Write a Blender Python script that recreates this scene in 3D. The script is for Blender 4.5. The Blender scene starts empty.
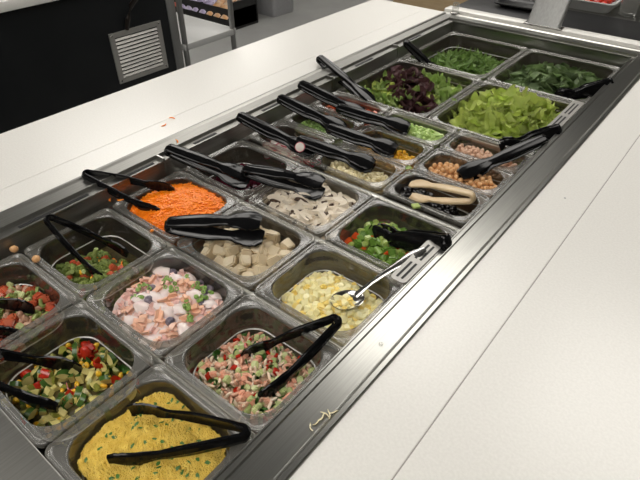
import bpy, bmesh, math, random
from mathutils import Vector, Matrix, noise, Euler
random.seed(7)
R = random.uniform
C = bpy.context.scene.collection
PI = math.pi

# ---------------------------------------------------------------- materials
MATS = {}
def mat(name, c1, c2=None, rough=.5, metal=0., scale=60., spec=.5, bump=0., bscale=None, rnd=0., sss=0., stretch=None, coat=0., trans=0.):
    """principled material: colour varies between c1 and c2 by object noise and by piece"""
    m = bpy.data.materials.new(name); m.use_nodes = True
    nt = m.node_tree; b = nt.nodes['Principled BSDF']
    b.inputs['Roughness'].default_value = rough; b.inputs['Metallic'].default_value = metal
    b.inputs['Specular IOR Level'].default_value = spec
    b.inputs['Base Color'].default_value = (*c1, 1)
    if coat: b.inputs['Coat Weight'].default_value = coat; b.inputs['Coat Roughness'].default_value = .12
    if trans: b.inputs['Transmission Weight'].default_value = trans
    if sss:
        b.inputs['Subsurface Weight'].default_value = sss; b.inputs['Subsurface Radius'].default_value = (.004, .003, .002); b.inputs['Subsurface Scale'].default_value = 1.
    tc = nt.nodes.new('ShaderNodeTexCoord'); src = tc.outputs['Object']
    if stretch:
        mp = nt.nodes.new('ShaderNodeMapping'); mp.inputs['Scale'].default_value = stretch
        nt.links.new(src, mp.inputs['Vector']); src = mp.outputs['Vector']
    if c2 is not None:
        n = nt.nodes.new('ShaderNodeTexNoise'); n.inputs['Scale'].default_value = scale; n.inputs['Detail'].default_value = 3
        nt.links.new(src, n.inputs['Vector'])
        fac = n.outputs['Fac']
        ramp = nt.nodes.new('ShaderNodeMapRange'); ramp.inputs['From Min'].default_value = .35; ramp.inputs['From Max'].default_value = .65
        nt.links.new(fac, ramp.inputs['Value']); fac = ramp.outputs['Result']
        if rnd:
            oi = nt.nodes.new('ShaderNodeObjectInfo'); mm = nt.nodes.new('ShaderNodeMix'); mm.data_type = 'FLOAT'
            mm.inputs[0].default_value = rnd
            nt.links.new(fac, mm.inputs[2]); nt.links.new(oi.outputs['Random'], mm.inputs[3]); fac = mm.outputs[0]
        mx = nt.nodes.new('ShaderNodeMix'); mx.data_type = 'RGBA'
        mx.inputs[6].default_value = (*c1, 1); mx.inputs[7].default_value = (*c2, 1)
        nt.links.new(fac, mx.inputs[0]); nt.links.new(mx.outputs[2], b.inputs['Base Color'])
    if bump:
        n2 = nt.nodes.new('ShaderNodeTexNoise'); n2.inputs['Scale'].default_value = bscale or scale; n2.inputs['Detail'].default_value = 4
        nt.links.new(src, n2.inputs['Vector'])
        bp = nt.nodes.new('ShaderNodeBump'); bp.inputs['Strength'].default_value = bump; bp.inputs['Distance'].default_value = .002
        nt.links.new(n2.outputs['Fac'], bp.inputs['Height']); nt.links.new(bp.outputs['Normal'], b.inputs['Normal'])
    MATS[name] = m
    return m

def emit(name, col, s):
    m = bpy.data.materials.new(name); m.use_nodes = True; nt = m.node_tree
    nt.nodes.clear(); o = nt.nodes.new('ShaderNodeOutputMaterial'); e = nt.nodes.new('ShaderNodeEmission')
    e.inputs[0].default_value = (*col, 1); e.inputs[1].default_value = s; nt.links.new(e.outputs[0], o.inputs[0])
    MATS[name] = m; return m

def clear(name, tint, body, fac, rough, base=.05):
    """clear moulded plastic: see-through walls with a smoky body and a gloss that grows at grazing angles"""
    m = bpy.data.materials.new(name); m.use_nodes = True; nt = m.node_tree; nt.nodes.clear()
    N = nt.nodes.new; K = nt.links.new; o = N('ShaderNodeOutputMaterial')
    t = N('ShaderNodeBsdfTransparent'); t.inputs[0].default_value = (*tint, 1)
    d = N('ShaderNodeBsdfDiffuse'); d.inputs[0].default_value = (*body, 1)
    g_ = N('ShaderNodeBsdfGlossy'); g_.inputs[0].default_value = (1, 1, 1, 1); g_.inputs['Roughness'].default_value = rough
    m1 = N('ShaderNodeMixShader'); m1.inputs[0].default_value = fac; K(t.outputs[0], m1.inputs[1]); K(d.outputs[0], m1.inputs[2])
    lw = N('ShaderNodeLayerWeight'); lw.inputs[0].default_value = .5
    pw = N('ShaderNodeMath'); pw.operation = 'POWER'; pw.inputs[1].default_value = 3.; K(lw.outputs['Facing'], pw.inputs[0])
    ma = N('ShaderNodeMath'); ma.operation = 'MULTIPLY_ADD'; ma.inputs[1].default_value = .75; ma.inputs[2].default_value = base; K(pw.outputs[0], ma.inputs[0])
    m2 = N('ShaderNodeMixShader'); K(ma.outputs[0], m2.inputs[0]); K(m1.outputs[0], m2.inputs[1]); K(g_.outputs[0], m2.inputs[2]); K(m2.outputs[0], o.inputs[0])
    MATS[name] = m; return m

def steel(name, col, rough, stretch=(4, 400, 400), bump=.05):
    return mat(name, col, tuple(c*.86 for c in col), rough, 1., 3., bump=bump, bscale=3., stretch=stretch)

M = MATS
mat('white_solid_surface', (.80, .785, .745), (.755, .74, .70), .25, scale=300, spec=.5)
mat('white_laminate_edge', (.74, .72, .69), (.72, .70, .67), .4)
mat('counter_seam', (.30, .28, .26), None, .7)
steel('brushed_steel', (.37, .368, .345), .28, (300, 3, 300))
steel('rail_steel', (.31, .305, .285), .40, (300, 4, 300))
steel('well_steel', (.20, .19, .165), .45, (200, 4, 200))
steel('post_steel', (.42, .42, .41), .5, (60, 60, 2))
steel('polished_steel', (.60, .59, .57), .20, (20, 20, 20), 0)
mat('slot_black', (.008, .008, .008), None, .6)
clear('pan_plastic', (.76, .72, .65), (.11, .095, .075), .22, .10, .09)
clear('pan_rim_plastic', (.90, .89, .85), (.31, .30, .27), .31, .26, .07)
clear('highlight_plastic', (.9, .9, .88), (.80, .79, .75), .62, .15, .12)  # pale colour standing for the lamp highlight inside each pan
clear('clear_acrylic', (.93, .93, .92), (.5, .5, .48), .15, .08)
mat('black_plastic', (.004, .004, .0045), (.006, .006, .0065), .13, scale=40, spec=.22)
mat('beige_plastic', (.66, .50, .30), (.60, .45, .26), .35, scale=60)
mat('black_laminate', (.006, .007, .008), (.009, .010, .011), .42, scale=8)
mat('grille_steel', (.40, .39, .36), (.34, .33, .31), .42, .45, 10)
mat('bracket_brown', (.02, .015, .012), None, .35)
mat('floor_grey', (.27, .27, .26), (.245, .245, .235), .45, scale=5)
mat('wall_paint', (.31, .31, .28), (.29, .285, .26), .8, scale=2)
mat('ceiling_tile', (.13, .13, .125), (.11, .11, .105), .9, scale=30)
mat('bin_grey', (.36, .36, .37), (.34, .34, .35), .5)
mat('rack_black', (.012, .012, .012), None, .4)
mat('shelf_grey', (.46, .46, .45), (.42, .42, .41), .35, scale=6)
mat('dark_stone', (.010, .010, .011), (.016, .016, .017), .38, scale=70, spec=.3)
mat('wood_tan', (.50, .37, .22), (.44, .32, .18), .5, scale=12, stretch=(1, 1, 8))
emit('lamp_glow', (1., .963, .905), 5.35)
# food
mat('couscous', (.84, .64, .15), (.70, .49, .08), .6, scale=140, sss=.1)
mat('couscous_bed', (.60, .42, .07), (.50, .32, .04), .8, scale=400, bump=.6)
mat('herb', (.035, .115, .015), (.07, .20, .03), .5, scale=200, rnd=.5)
mat('crab_white', (.84, .72, .56), (.80, .58, .42), .42, scale=160, rnd=.6, sss=.1)
mat('crab_pink', (.70, .28, .17), (.78, .50, .36), .42, scale=160, rnd=.5)
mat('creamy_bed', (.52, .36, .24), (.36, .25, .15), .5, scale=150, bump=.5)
mat('cucumber', (.42, .52, .20), (.58, .60, .30), .35, scale=120, rnd=.6)
mat('zucchini', (.68, .58, .24), (.56, .50, .16), .22, scale=100, rnd=.5)
mat('green_rind', (.03, .08, .012), (.07, .13, .025), .22, scale=100, rnd=.5)
mat('olive_green', (.20, .21, .03), (.30, .29, .06), .3, scale=100, rnd=.5)
mat('corn', (.80, .50, .03), (.74, .40, .02), .28, scale=120, rnd=.5, sss=.1)
mat('red_pepper', (.50, .028, .012), (.38, .02, .008), .2, scale=100, rnd=.5)
mat('tomato_dice', (.50, .06, .03), (.58, .16, .07), .25, scale=120, rnd=.5)
mat('pink_bean', (.50, .26, .17), (.58, .36, .24), .35, scale=120, rnd=.5)
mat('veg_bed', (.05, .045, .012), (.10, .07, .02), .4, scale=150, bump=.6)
mat('broccoli', (.055, .10, .012), (.27, .33, .07), .6, scale=420, rnd=.4, bump=.6, bscale=500)
mat('broccoli_stem', (.36, .42, .14), (.30, .38, .11), .45, scale=90)
mat('yogurt', (.80, .70, .66), (.76, .60, .58), .25, scale=45, sss=.15, bump=.3, bscale=120)
mat('peach', (.82, .44, .26), (.80, .54, .44), .3, scale=70, rnd=.7, sss=.1)
mat('pink_fruit', (.78, .44, .38), (.82, .60, .54), .28, scale=70, rnd=.7, sss=.1)
mat('blueberry', (.028, .026, .055), (.32, .26, .30), .35, scale=110, rnd=.2)
mat('egg_white', (.92, .86, .54), (.91, .82, .42), .38, scale=70, rnd=.5, sss=.15)
mat('egg_yolk', (.90, .68, .16), (.90, .74, .28), .6, scale=90, rnd=.5)
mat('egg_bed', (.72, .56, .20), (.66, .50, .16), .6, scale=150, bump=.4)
mat('chicken', (.74, .64, .46), (.64, .52, .34), .5, scale=45, rnd=.4, bump=.3, bscale=120, sss=.1)
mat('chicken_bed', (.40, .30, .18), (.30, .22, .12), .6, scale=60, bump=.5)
mat('carrot', (.98, .28, .008), (.92, .22, .005), .4, scale=120)
mat('carrot_bed', (.66, .14, .008), (.5, .09, .005), .6, scale=300, bump=.6)
mat('pepper_green', (.10, .21, .03), (.20, .33, .06), .22, scale=60, rnd=.7)
mat('pepper_light', (.34, .44, .10), (.40, .50, .14), .28, scale=60, rnd=.6)
mat('pepper_orange', (.66, .12, .02), (.60, .07, .015), .22, scale=60, rnd=.6)
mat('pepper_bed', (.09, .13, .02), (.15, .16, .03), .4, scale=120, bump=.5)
mat('mushroom', (.84, .76, .63), (.76, .66, .52), .55, scale=90, rnd=.4)
mat('mushroom_gill', (.05, .028, .018), (.10, .055, .03), .7, scale=300)
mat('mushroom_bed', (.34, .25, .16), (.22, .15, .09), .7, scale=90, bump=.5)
mat('beet', (.060, .006, .014), (.10, .010, .024), .2, scale=90, rnd=.5)
mat('black_olive', (.006, .005, .007), (.016, .013, .013), .18, scale=120, rnd=.4)
mat('chickpea', (.70, .40, .18), (.64, .34, .14), .4, scale=90, rnd=.6, sss=.1)
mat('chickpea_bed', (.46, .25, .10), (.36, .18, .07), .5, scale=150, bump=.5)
mat('white_bean', (.60, .36, .24), (.66, .45, .32), .4, scale=90, rnd=.6)
mat('feta', (.84, .76, .52), (.80, .70, .42), .6, scale=120, rnd=.4, bump=.3)
mat('celery', (.42, .60, .18), (.55, .68, .28), .3, scale=60, rnd=.6, sss=.1)
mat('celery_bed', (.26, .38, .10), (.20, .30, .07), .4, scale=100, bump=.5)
mat('radish_flesh', (.86, .82, .76), (.82, .74, .68), .35, scale=90)
mat('radish_skin', (.62, .03, .08), (.5, .02, .06), .3, scale=60)
mat('green_onion', (.20, .36, .07), (.34, .48, .14), .35, scale=90, rnd=.6)
def leafmat(n, a, b, rough=.42):
    m = mat(n, a, b, rough, scale=45, rnd=.5, bump=.35, bscale=130)
    nt = m.node_tree; p = nt.nodes['Principled BSDF']; o = nt.nodes['Material Output']
    t = nt.nodes.new('ShaderNodeBsdfTranslucent'); mx = nt.nodes.new('ShaderNodeMixShader'); mx.inputs[0].default_value = .3
    l = p.inputs['Base Color'].links[0].from_socket; nt.links.new(l, t.inputs[0])
    nt.links.new(p.outputs[0], mx.inputs[1]); nt.links.new(t.outputs[0], mx.inputs[2]); nt.links.new(mx.outputs[0], o.inputs[0])
leafmat('romaine', (.74, .80, .28), (.56, .68, .17))
leafmat('romaine_rib', (.72, .76, .42), (.60, .68, .30))
leafmat('green_leaf', (.30, .46, .11), (.56, .66, .25))
leafmat('red_leaf', (.10, .040, .045), (.20, .10, .10))
leafmat('arugula', (.18, .31, .07), (.32, .46, .14))
leafmat('spinach', (.14, .22, .08), (.25, .34, .15))
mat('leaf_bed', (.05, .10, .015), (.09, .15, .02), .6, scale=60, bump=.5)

# ---------------------------------------------------------------- mesh helpers
def tag(o, label=None, cat=None, group=None, kind=None):
    if label: o['label'] = label
    if cat: o['category'] = cat
    if group: o['group'] = group
    if kind: o['kind'] = kind
    return o

def mesh_of(bm, name, mats, smooth=True, ang=.6):
    me = bpy.data.meshes.new(name); bmesh.ops.recalc_face_normals(bm, faces=bm.faces[:]); bm.normal_update()
    if smooth:
        for f in bm.faces: f.smooth = True
        for e in bm.edges:
            if len(e.link_faces) == 2 and e.calc_face_angle(0) > ang: e.smooth = False
    bm.to_mesh(me); bm.free()
    for m in (mats if isinstance(mats, (list, tuple)) else [mats]): me.materials.append(M[m])
    return me

def obj(name, bm, mats, parent=None, smooth=True, ang=.6):
    o = bpy.data.objects.new(name, mesh_of(bm, name, mats, smooth, ang) if isinstance(bm, bmesh.types.BMesh) else bm)
    C.objects.link(o)
    if parent: o.parent = parent
    return o

def thing(name, label, cat, loc=(0, 0, 0), rotz=0., group=None):
    o = bpy.data.objects.new(name, None); C.objects.link(o); o.location = loc; o.rotation_euler = (0, 0, rotz)
    o.empty_display_size = .03
    return tag(o, label, cat, group)

def box(bm, x0, x1, y0, y1, z0, z1, mi=0, bev=0.):
    v = [bm.verts.new((x, y, z)) for z in (z0, z1) for y in (y0, y1) for x in (x0, x1)]
    fs = [bm.faces.new([v[i] for i in q]) for q in ((0, 2, 3, 1), (4, 5, 7, 6), (0, 1, 5, 4), (2, 6, 7, 3), (0, 4, 6, 2), (1, 3, 7, 5))]
    for f in fs: f.material_index = mi
    if bev:
        es = list({e for f in fs for e in f.edges})
        bmesh.ops.bevel(bm, geom=es, offset=bev, segments=2, affect='EDGES', profile=.5)
    return v

def rr(hx, hy, r, n=5):
    r = min(r, hx*.99, hy*.99); pts = []
    for cx, cy, a0 in ((hx-r, hy-r, 0), (-hx+r, hy-r, 90), (-hx+r, -hy+r, 180), (hx-r, -hy+r, 270)):
        for i in range(n+1):
            a = math.radians(a0+90*i/n); pts.append((cx+r*math.cos(a), cy+r*math.sin(a)))
    return pts

def loft(bm, loops, cap0=False, cap1=False, mi=0, closed=True):
    vs = [[bm.verts.new(p) for p in lp] for lp in loops]
    n = len(vs[0])
    for a, b in zip(vs, vs[1:]):
        for i in range(n if closed else n-1):
            f = bm.faces.new((a[i], a[(i+1) % n], b[(i+1) % n], b[i])); f.material_index = mi
    if cap0: bm.faces.new(vs[0][::-1]).material_index = mi
    if cap1: bm.faces.new(vs[-1]).material_index = mi
    return vs

def tube(bm, pts, r, n=8, mi=0, caps=True):
    pts = [Vector(p) for p in pts]; loops = []
    for i, p in enumerate(pts):
        d = (pts[min(i+1, len(pts)-1)]-pts[max(i-1, 0)]).normalized()
        u = d.cross(Vector((0, 0, 1)) if abs(d.z) < .9 else Vector((1, 0, 0))).normalized(); w = d.cross(u)
        rad = r[i] if isinstance(r, (list, tuple)) else r
        loops.append([p+u*rad*math.cos(2*PI*k/n)+w*rad*math.sin(2*PI*k/n) for k in range(n)])
    loft(bm, loops, caps, caps, mi)

def ico(bm, c, r, sub=2, sc=(1, 1, 1), jit=0., freq=1., seed=0, mi=0):
    res = bmesh.ops.create_icosphere(bm, subdivisions=sub, radius=1)
    for v in res['verts']:
        k = 1+jit*noise.noise(v.co*freq+Vector((seed*3.1, seed*1.7, seed)))
        v.co = Vector((v.co.x*sc[0]*r*k+c[0], v.co.y*sc[1]*r*k+c[1], v.co.z*sc[2]*r*k+c[2]))
    for f in {f for v in res['verts'] for f in v.link_faces}: f.material_index = mi
    return res['verts']

# ---------------------------------------------------------------- camera
CZ = 1.41
RIM = .87            # height of the pan rims
TOP = .90            # height of the white counter
BAS = ((0.779828825221486, -0.38540663863834557, 0.49328361643903074),
       (0.62599281413901, 0.4801192592845985, -0.6145067074575602),
       (0.0, 0.7880020429906893, 0.6156726242431929))
RM = Matrix(BAS); FPX = 535.
cam_d = bpy.data.cameras.new('camera'); cam = bpy.data.objects.new('camera', cam_d); C.objects.link(cam)
cam.matrix_world = Matrix.Translation((0, 0, CZ)) @ RM.to_4x4()
cam_d.sensor_width = 36; cam_d.lens = FPX/640*36; cam_d.clip_start = .02
bpy.context.scene.camera = cam

def at(px, py, z):
    """the point of the room at height z (m) seen at a photo pixel: used to measure positions off the photograph"""
    r = RM @ Vector((px-320, 240-py, -FPX)); return Vector((0, 0, CZ))+r*((z-CZ)/r.z)

# ---------------------------------------------------------------- room shell
def struct(name, bm, m):
    return tag(obj(name, bm, m, smooth=False), kind='structure')
WX0, WX1, WY0, WY1, CH = -6.0, 2.6, -2.6, 6.5, 2.75
def slab(name, m, *b):
    bm = bmesh.new(); box(bm, *b); return struct(name, bm, m)
slab('floor', 'floor_grey', WX0, WX1, WY0, WY1, -.06, 0)
slab('ceiling', 'ceiling_tile', WX0, WX1, WY0, WY1, CH, CH+.06)
slab('wall_left', 'wall_paint', WX0-.1, WX0, WY0, WY1, 0, CH)
slab('wall_right', 'wall_paint', WX1, WX1+.1, WY0, WY1, 0, CH)
slab('wall_back', 'wall_paint', WX0, WX1, WY1, WY1+.1, 0, CH)
slab('wall_front', 'wall_paint', WX0, WX1, WY0-.1, WY0, 0, CH)

LAMPS = []
fr = bmesh.new()
for a, b, c, d in ((-.57, .57, -.62, -.60), (-.57, .57, .60, .62), (-.57, -.55, -.60, .60), (.55, .57, -.60, .60)): box(fr, a, b, c, d, -.012, 0)
fr_me = mesh_of(fr, 'frame', 'white_laminate_edge', False)
df = bmesh.new(); box(df, -.55, .55, -.60, .60, -.008, -.001); df_me = mesh_of(df, 'diffuser', 'lamp_glow', False)
LG = [(x, y, 'white ceiling light panel over the %s, %s row' % (n, r)) for y, r in ((-.9, 'near'), (2.25, 'middle')) for x, n in ((-3.95, 'far side of the room'), (-2.5, 'black counter'), (-1.1, 'left side of the bar'), (.25, 'right white counter'))]
LG += [(-5.1, 4.7, 'added white ceiling panel brightening the floor in the far left corner of the room'), (-2.65, 4.7, 'added white ceiling panel brightening the far floor, near the wooden cabinet')]  # two panels added out of view to brighten the far floor
LG = [l for l in LG if l[:2] != (-2.5, -.9)]
for lx, ly, lb in LG:
    t = thing('ceiling_light', lb, 'ceiling light', (lx, ly, CH-.001), 0, 'ceiling light panels')
    obj('frame', fr_me, None, t); obj('diffuser', df_me, None, t)

# ---------------------------------------------------------------- salad bar carcass
WL, WR, WN, WF = -.800, -.252, -.62, 1.693        # well opening
BL, BR_, BF = -.864, -.193, 1.752                 # outer edge of the steel flange
t = thing('salad_bar_well', 'long stainless steel cold well sunk in the white counter, holding all the salad pans', 'salad bar', (-.525, .5, 0))
o3 = Vector((-.525, .5, 0))
def part(name, bm, m, parent, **k):
    bmesh.ops.translate(bm, verts=bm.verts[:], vec=-Vector(parent.location)); return obj(name, bm, m, parent, **k)
# flange: bead + flat plate, swept round the opening as a U (near end runs out of the picture)
def prof_side(sgn, xo, xi):
    # profile from the outside to the well: list of (x, z)
    s = sgn; q = 1. if s > 0 else 2.2
    return [(xo, TOP-.004), (xo, TOP+.0025), (xo-s*.0015, TOP+.004), (xo-s*.007, TOP+.004), (xo-s*.010, TOP+.002), (xo-s*.012, TOP+.0012),
            (xi+s*.012*q, TOP+.0005), (xi+s*.0105*q, TOP+.0026), (xi+s*.0095*q, TOP+.0026), (xi+s*.0085*q, TOP-.004), (xi+s*.0012, TOP-.004), (xi+s*.0006, TOP-.0025), (xi-s*.001, TOP-.0025), (xi-s*.001, TOP-.006), (xi, TOP-.008), (xi, RIM-.010), (xi-s*.010, RIM-.010), (xi-s*.010, RIM-.014)]
for nm, sgn, xo, xi in (('left_flange', -1, BL, WL), ('right_flange', 1, BR_, WR)):
    bm = bmesh.new(); pf = prof_side(sgn, xo, xi)
    ye = lambda x, z: WF + abs(x-xi)*(BF-WF)/abs(xo-xi)*(1 if (x-xi)*sgn > 0 else -1)
    loft(bm, [[(x, WN, z) for x, z in pf], [(x, ye(x, z), z) for x, z in pf]], closed=False)
    part('side_flange', bm, 'brushed_steel' if sgn > 0 else 'rail_steel', t, ang=.3)
bm = bmesh.new()
def far_prof(xe_l, xe_r):
    pl = prof_side(-1, BL, WL); pr_ = prof_side(1, BR_, WR)
    k = (BF-WF)/(BR_-WR); res = []
    for (xl, z), (xr, _) in zip(pl, pr_): res.append(((xl, xr), WF+(xr-WR)*k, z))
    return res
fp = far_prof(0, 0)
loft(bm, [[(x[0], y, z) for x, y, z in fp], [(x[1], y, z) for x, y, z in fp]], closed=False)
part('end_flange', bm, 'brushed_steel', t, ang=.3)
bm = bmesh.new()
for b in ((WL-.004, WL, WN, WF, .62, RIM-.010), (WR, WR+.004, WN, WF, .62, RIM-.010), (WL, WR, WF, WF+.004, .62, RIM-.010), (WL, WR, WN-.004, WN, .62, RIM-.010)): box(bm, *b)
part('well_wall', bm, 'well_steel', t, smooth=False)
bm = bmesh.new(); box(bm, WL, WR, WN, WF, .61, .62); part('well_floor', bm, 'well_steel', t, smooth=False)
# cold-air slots along the left step and the far part of the right step
def slot_part(x0, x1, y0, y1, z):
    bm = bmesh.new(); box(bm, x0, x1, y0, y1, z-.001, z+.0006); part('air_slot', bm, 'slot_black', t, smooth=False)
for y0, y1 in ((-.04, .13), (.235, .36), (.44, .50), (.60, .66), (.80, .88), (.95, .99), (1.16, 1.24), (1.42, 1.50)):
    slot_part(WL-.0125, WL-.0060, y0, y1, TOP-.0038)
for y in (.515, 1.045, 1.355):     # seams where the slotted strip is joined
    bm = bmesh.new(); box(bm, WL-.021, WL+.0015, y, y+.004, TOP-.03, TOP+.003); part('strip_joint', bm, 'brushed_steel', t, smooth=False)

# carcass under the counter
bm = bmesh.new()
box(bm, -1.11, -1.09, -1.0, 1.74, .10, TOP-.04); box(bm, .26, .28, -1.0, 1.74, .10, TOP-.04); box(bm, -1.09, .26, 1.72, 1.74, .10, TOP-.04); box(bm, -1.09, .26, -1.0, -.98, .10, TOP-.04)
tag(obj('counter_base', bm, 'black_laminate', smooth=False), 'black panelled base carrying the white salad bar counter', 'cabinet')
bm = bmesh.new(); box(bm, -1.05, .22, -.96, 1.70, 0, .10)
tag(obj('plinth', bm, 'black_laminate', smooth=False), 'recessed black plinth on the floor under the salad bar', 'plinth')

# white counter tops (joined with hairline seams)
def top(name, label, pts, z0=TOP-.04, z1=TOP, m='white_solid_surface', bev=.004):
    bm = bmesh.new(); v0 = [bm.verts.new((x, y, z0)) for x, y in pts]; v1 = [bm.verts.new((x, y, z1)) for x, y in pts]; n = len(pts)
    bm.faces.new(v0[::-1]); bm.faces.new(v1)
    for i in range(n): bm.faces.new((v0[i], v0[(i+1) % n], v1[(i+1) % n], v1[i]))
    if bev: bmesh.ops.bevel(bm, geom=[e for e in bm.edges if all(v.co.z > z1-1e-4 for v in e.verts)], offset=bev, segments=2, affect='EDGES')
    return tag(obj(name, bm, m, smooth=False), label, 'counter')
SR = -.1135; SL = -.936; g = .0007
top('countertop', 'speckled white counter strip between the right steel flange and the dark seam line', [(BR_, -1.), (SR-g, -1.), (SR-g, 1.76), (BR_, 1.76)], bev=.0006)
top('countertop', 'wide white counter in the right foreground, beyond the dark seam line', [(SR+g, -1.), (.34, -1.), (.34, 1.76), (SR+g, 1.76)], bev=.0006)
top('countertop', 'narrow white counter strip along the left steel flange with carrot shreds on it', [(SL+g, -1.), (BL, -1.), (BL, 1.76), (SL+g, 1.76)], bev=.0004)
top('countertop', 'outer left white counter with rounded edge above the dark aisle', [(-1.15, -1.), (SL-g*.3, -1.), (SL-g*.3, 1.76), (-1.15, 1.76)], bev=.0004)
bm = bmesh.new(); box(bm, BL, SR, BF, 1.76, TOP-.04, TOP+.0005); 
tag(obj('edge_strip', bm, 'white_solid_surface', smooth=False), 'thin white strip closing the far end of the steel well', 'counter')
bm = bmesh.new(); box(bm, -.872, .34, 1.761, 1.806, TOP-.04, TOP+.012, bev=.004)
tag(obj('ledge', bm, 'white_solid_surface'), 'narrow raised white ledge behind the far end of the well', 'ledge')
bm = bmesh.new(); box(bm, SR-g, SR+g, -1., 1.76, TOP-.03, TOP-.0006)
tag(obj('seam_filler', bm, 'counter_seam', smooth=False), 'thin dark seam line running through the right white counter', 'seam')

# cover plate over the near end of the well
bm = bmesh.new(); box(bm, WL+.004, WR-.004, -.60, .0562, RIM-.006, RIM+.0015, bev=.0012)
tag(obj('cover_plate', bm, 'rail_steel', ang=.3), 'flat stainless cover plate over the well in the near left corner', 'cover')

# ---------------------------------------------------------------- divider bars
XR, PX = -.262, .1768
XE = [XR-PX*i for i in range(4)]
YE = [.0567, .2165, .381, .5465, .7100, .7263, 1.045, 1.360, 1.683]
bars = [(.2165, 'divider bar between the couscous pan row and the crab salad row'), (.381, 'divider bar between the crab salad row and the diced egg row'),
        (.5465, 'divider bar between the diced egg row and the diced pepper row'), (.7185, 'divider bar between the diced pepper row and the black olive row'),
        (1.045, 'divider bar between the small pans and the lettuce pans'), (1.3605, 'divider bar between the lettuce pans and the farthest pans')]
for y, lb in bars:
    bm = bmesh.new(); box(bm, WL+.003, WR-.003, y-.006, y+.006, RIM-.019, RIM-.0085, bev=.001)
    tag(obj('divider_bar', bm, 'brushed_steel'), 'stainless ' + lb, 'divider bar', 'steel divider bars')

# ---------------------------------------------------------------- food pans
PAN_ME = {}
def pan_meshes(lx, ly, dep):
    k = (lx, ly, dep)
    if k in PAN_ME: return PAN_ME[k]
    hx, hy = lx/2, ly/2; ro = .012; ri = min(.034, hy*.55)
    def L(i, z, r): return [(x, y, z) for x, y in rr(hx-i, hy-i, r, 7)]
    bm = bmesh.new()
    loft(bm, [L(.0015, -.0078, ro), L(0, -.0070, ro), L(0, -.0012, ro), L(.0016, 0, ro), L(.0036, -.0010, ro), L(.0046, -.0032, ro), L(.0074, -.0032, ro+.006), L(.0088, -.0010, ri), L(.0104, -.0012, ri), L(.0114, -.0050, ri)])
    rim = mesh_of(bm, 'rim', 'pan_rim_plastic', True, 1.2)
    bm = bmesh.new()
    loft(bm, [L(.0114, -.0050, ri), L(.0120, -.016, ri), L(.0132, -.0185, ri), L(.0158, -(dep-.009), ri), L(.0174, -(dep-.004), ri-.001), L(.0200, -(dep-.001), ri-.004), L(.0240, -dep, ri-.006)], cap1=True)
    body = mesh_of(bm, 'body', 'pan_plastic', True, 1.2)
    bm = bmesh.new(); zr = -.041; cr = .0012  # pale loop added to imitate the specular line on the floor fillet
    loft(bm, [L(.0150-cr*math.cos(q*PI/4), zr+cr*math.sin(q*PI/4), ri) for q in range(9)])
    glint = mesh_of(bm, 'highlight_loop', 'highlight_plastic', True, 1.5)
    PAN_ME[k] = (rim, body, glint); return PAN_ME[k]

PANS = {}
def pan(key, cx, cy, lx, ly, dep, label):
    t = thing('food_pan', label, 'food pan', (cx, cy, RIM), 0, 'clear plastic food pans in the salad bar')
    rim, body, glint = pan_meshes(lx, ly, dep)
    obj('rim', rim, None, t); obj('body', body, None, t); obj('highlight_loop', glint, None, t)
    PANS[key] = (cx, cy, lx, ly, dep)
sq = lambda i, j: (XE[i]-PX/2, (YE[j]+YE[j+1])/2, .1735, .1595, .066)
row3 = (XE[0]-PX/2, .6290, .1735, .1595, .066)
pan('couscous', *sq(0, 0), 'clear square pan full of yellow couscous, nearest the viewer')
pan('zucchini', *sq(1, 0), 'clear square pan of zucchini and corn salad left of the couscous')
pan('bean', *sq(2, 0), 'clear square pan of tomato, bean and broccoli salad at the left picture edge')
pan('crab', *sq(0, 1), 'clear square pan of pink crab salad with tongs propped on its right side')
pan('fruit', *sq(1, 1), 'clear square pan of creamy pink fruit salad with blueberries, no tongs')
pan('broccoli', *sq(2, 1), 'clear square pan with a little broccoli salad left in it')
pan('egg', *sq(0, 2), 'clear square pan of diced egg with a steel spoon')
pan('chicken', *sq(1, 2), 'clear square pan of diced chicken under closed black tongs')
pan('carrot', *sq(2, 2), 'clear square pan heaped with orange shredded carrot')
for i, (k, lb) in enumerate((('pepper', 'clear square pan of diced green and orange peppers'), ('mushroom', 'clear square pan of sliced mushrooms'), ('beet', 'clear square pan of dark beets behind the carrots'))):
    pan(k, XE[i]-PX/2, .629, .1735, .1595, .066, lb)
SY = [.781, .8905, 1.000-.0015]; SX = [-.3525, -.5295, -.7060]
for i, row in enumerate(((('olive', 'small clear pan of black olives under the beige tongs'), ('chickpea', 'small clear pan of chickpeas behind the black olives'), ('whitebean', 'small clear pan of pale beans next to the romaine')),
                         (('feta', 'small clear pan of crumbled white cheese, middle of the bar'), ('cornpan', 'small clear pan of corn kernels, middle of the bar'), ('celery', 'small clear pan of pale green diced celery')),
                         (('radish', 'small clear pan of radish slices by the left rail'), ('onion', 'small clear pan of chopped green onion by the left rail'), ('tomato', 'small clear pan of diced tomato by the left rail')))):
    for j, (k, lb) in enumerate(row): pan(k, SX[i], SY[j], .1735 if i < 2 else .168, .1065, .066, lb)
HX = [-.3955, -.6615]
pan('romaine', HX[0], 1.2025, .2620, .3090, .095, 'large clear pan of bright green chopped romaine')
pan('spring', HX[1], 1.2025, .2620, .3090, .095, 'large clear pan of mixed red and green baby leaves')
pan('spinach', HX[0], 1.5205, .2620, .3150, .095, 'large clear pan of dark spinach in the far right corner')
pan('arugula', HX[1], 1.5205, .2620, .3150, .095, 'large clear pan of arugula in the far left corner')

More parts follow.
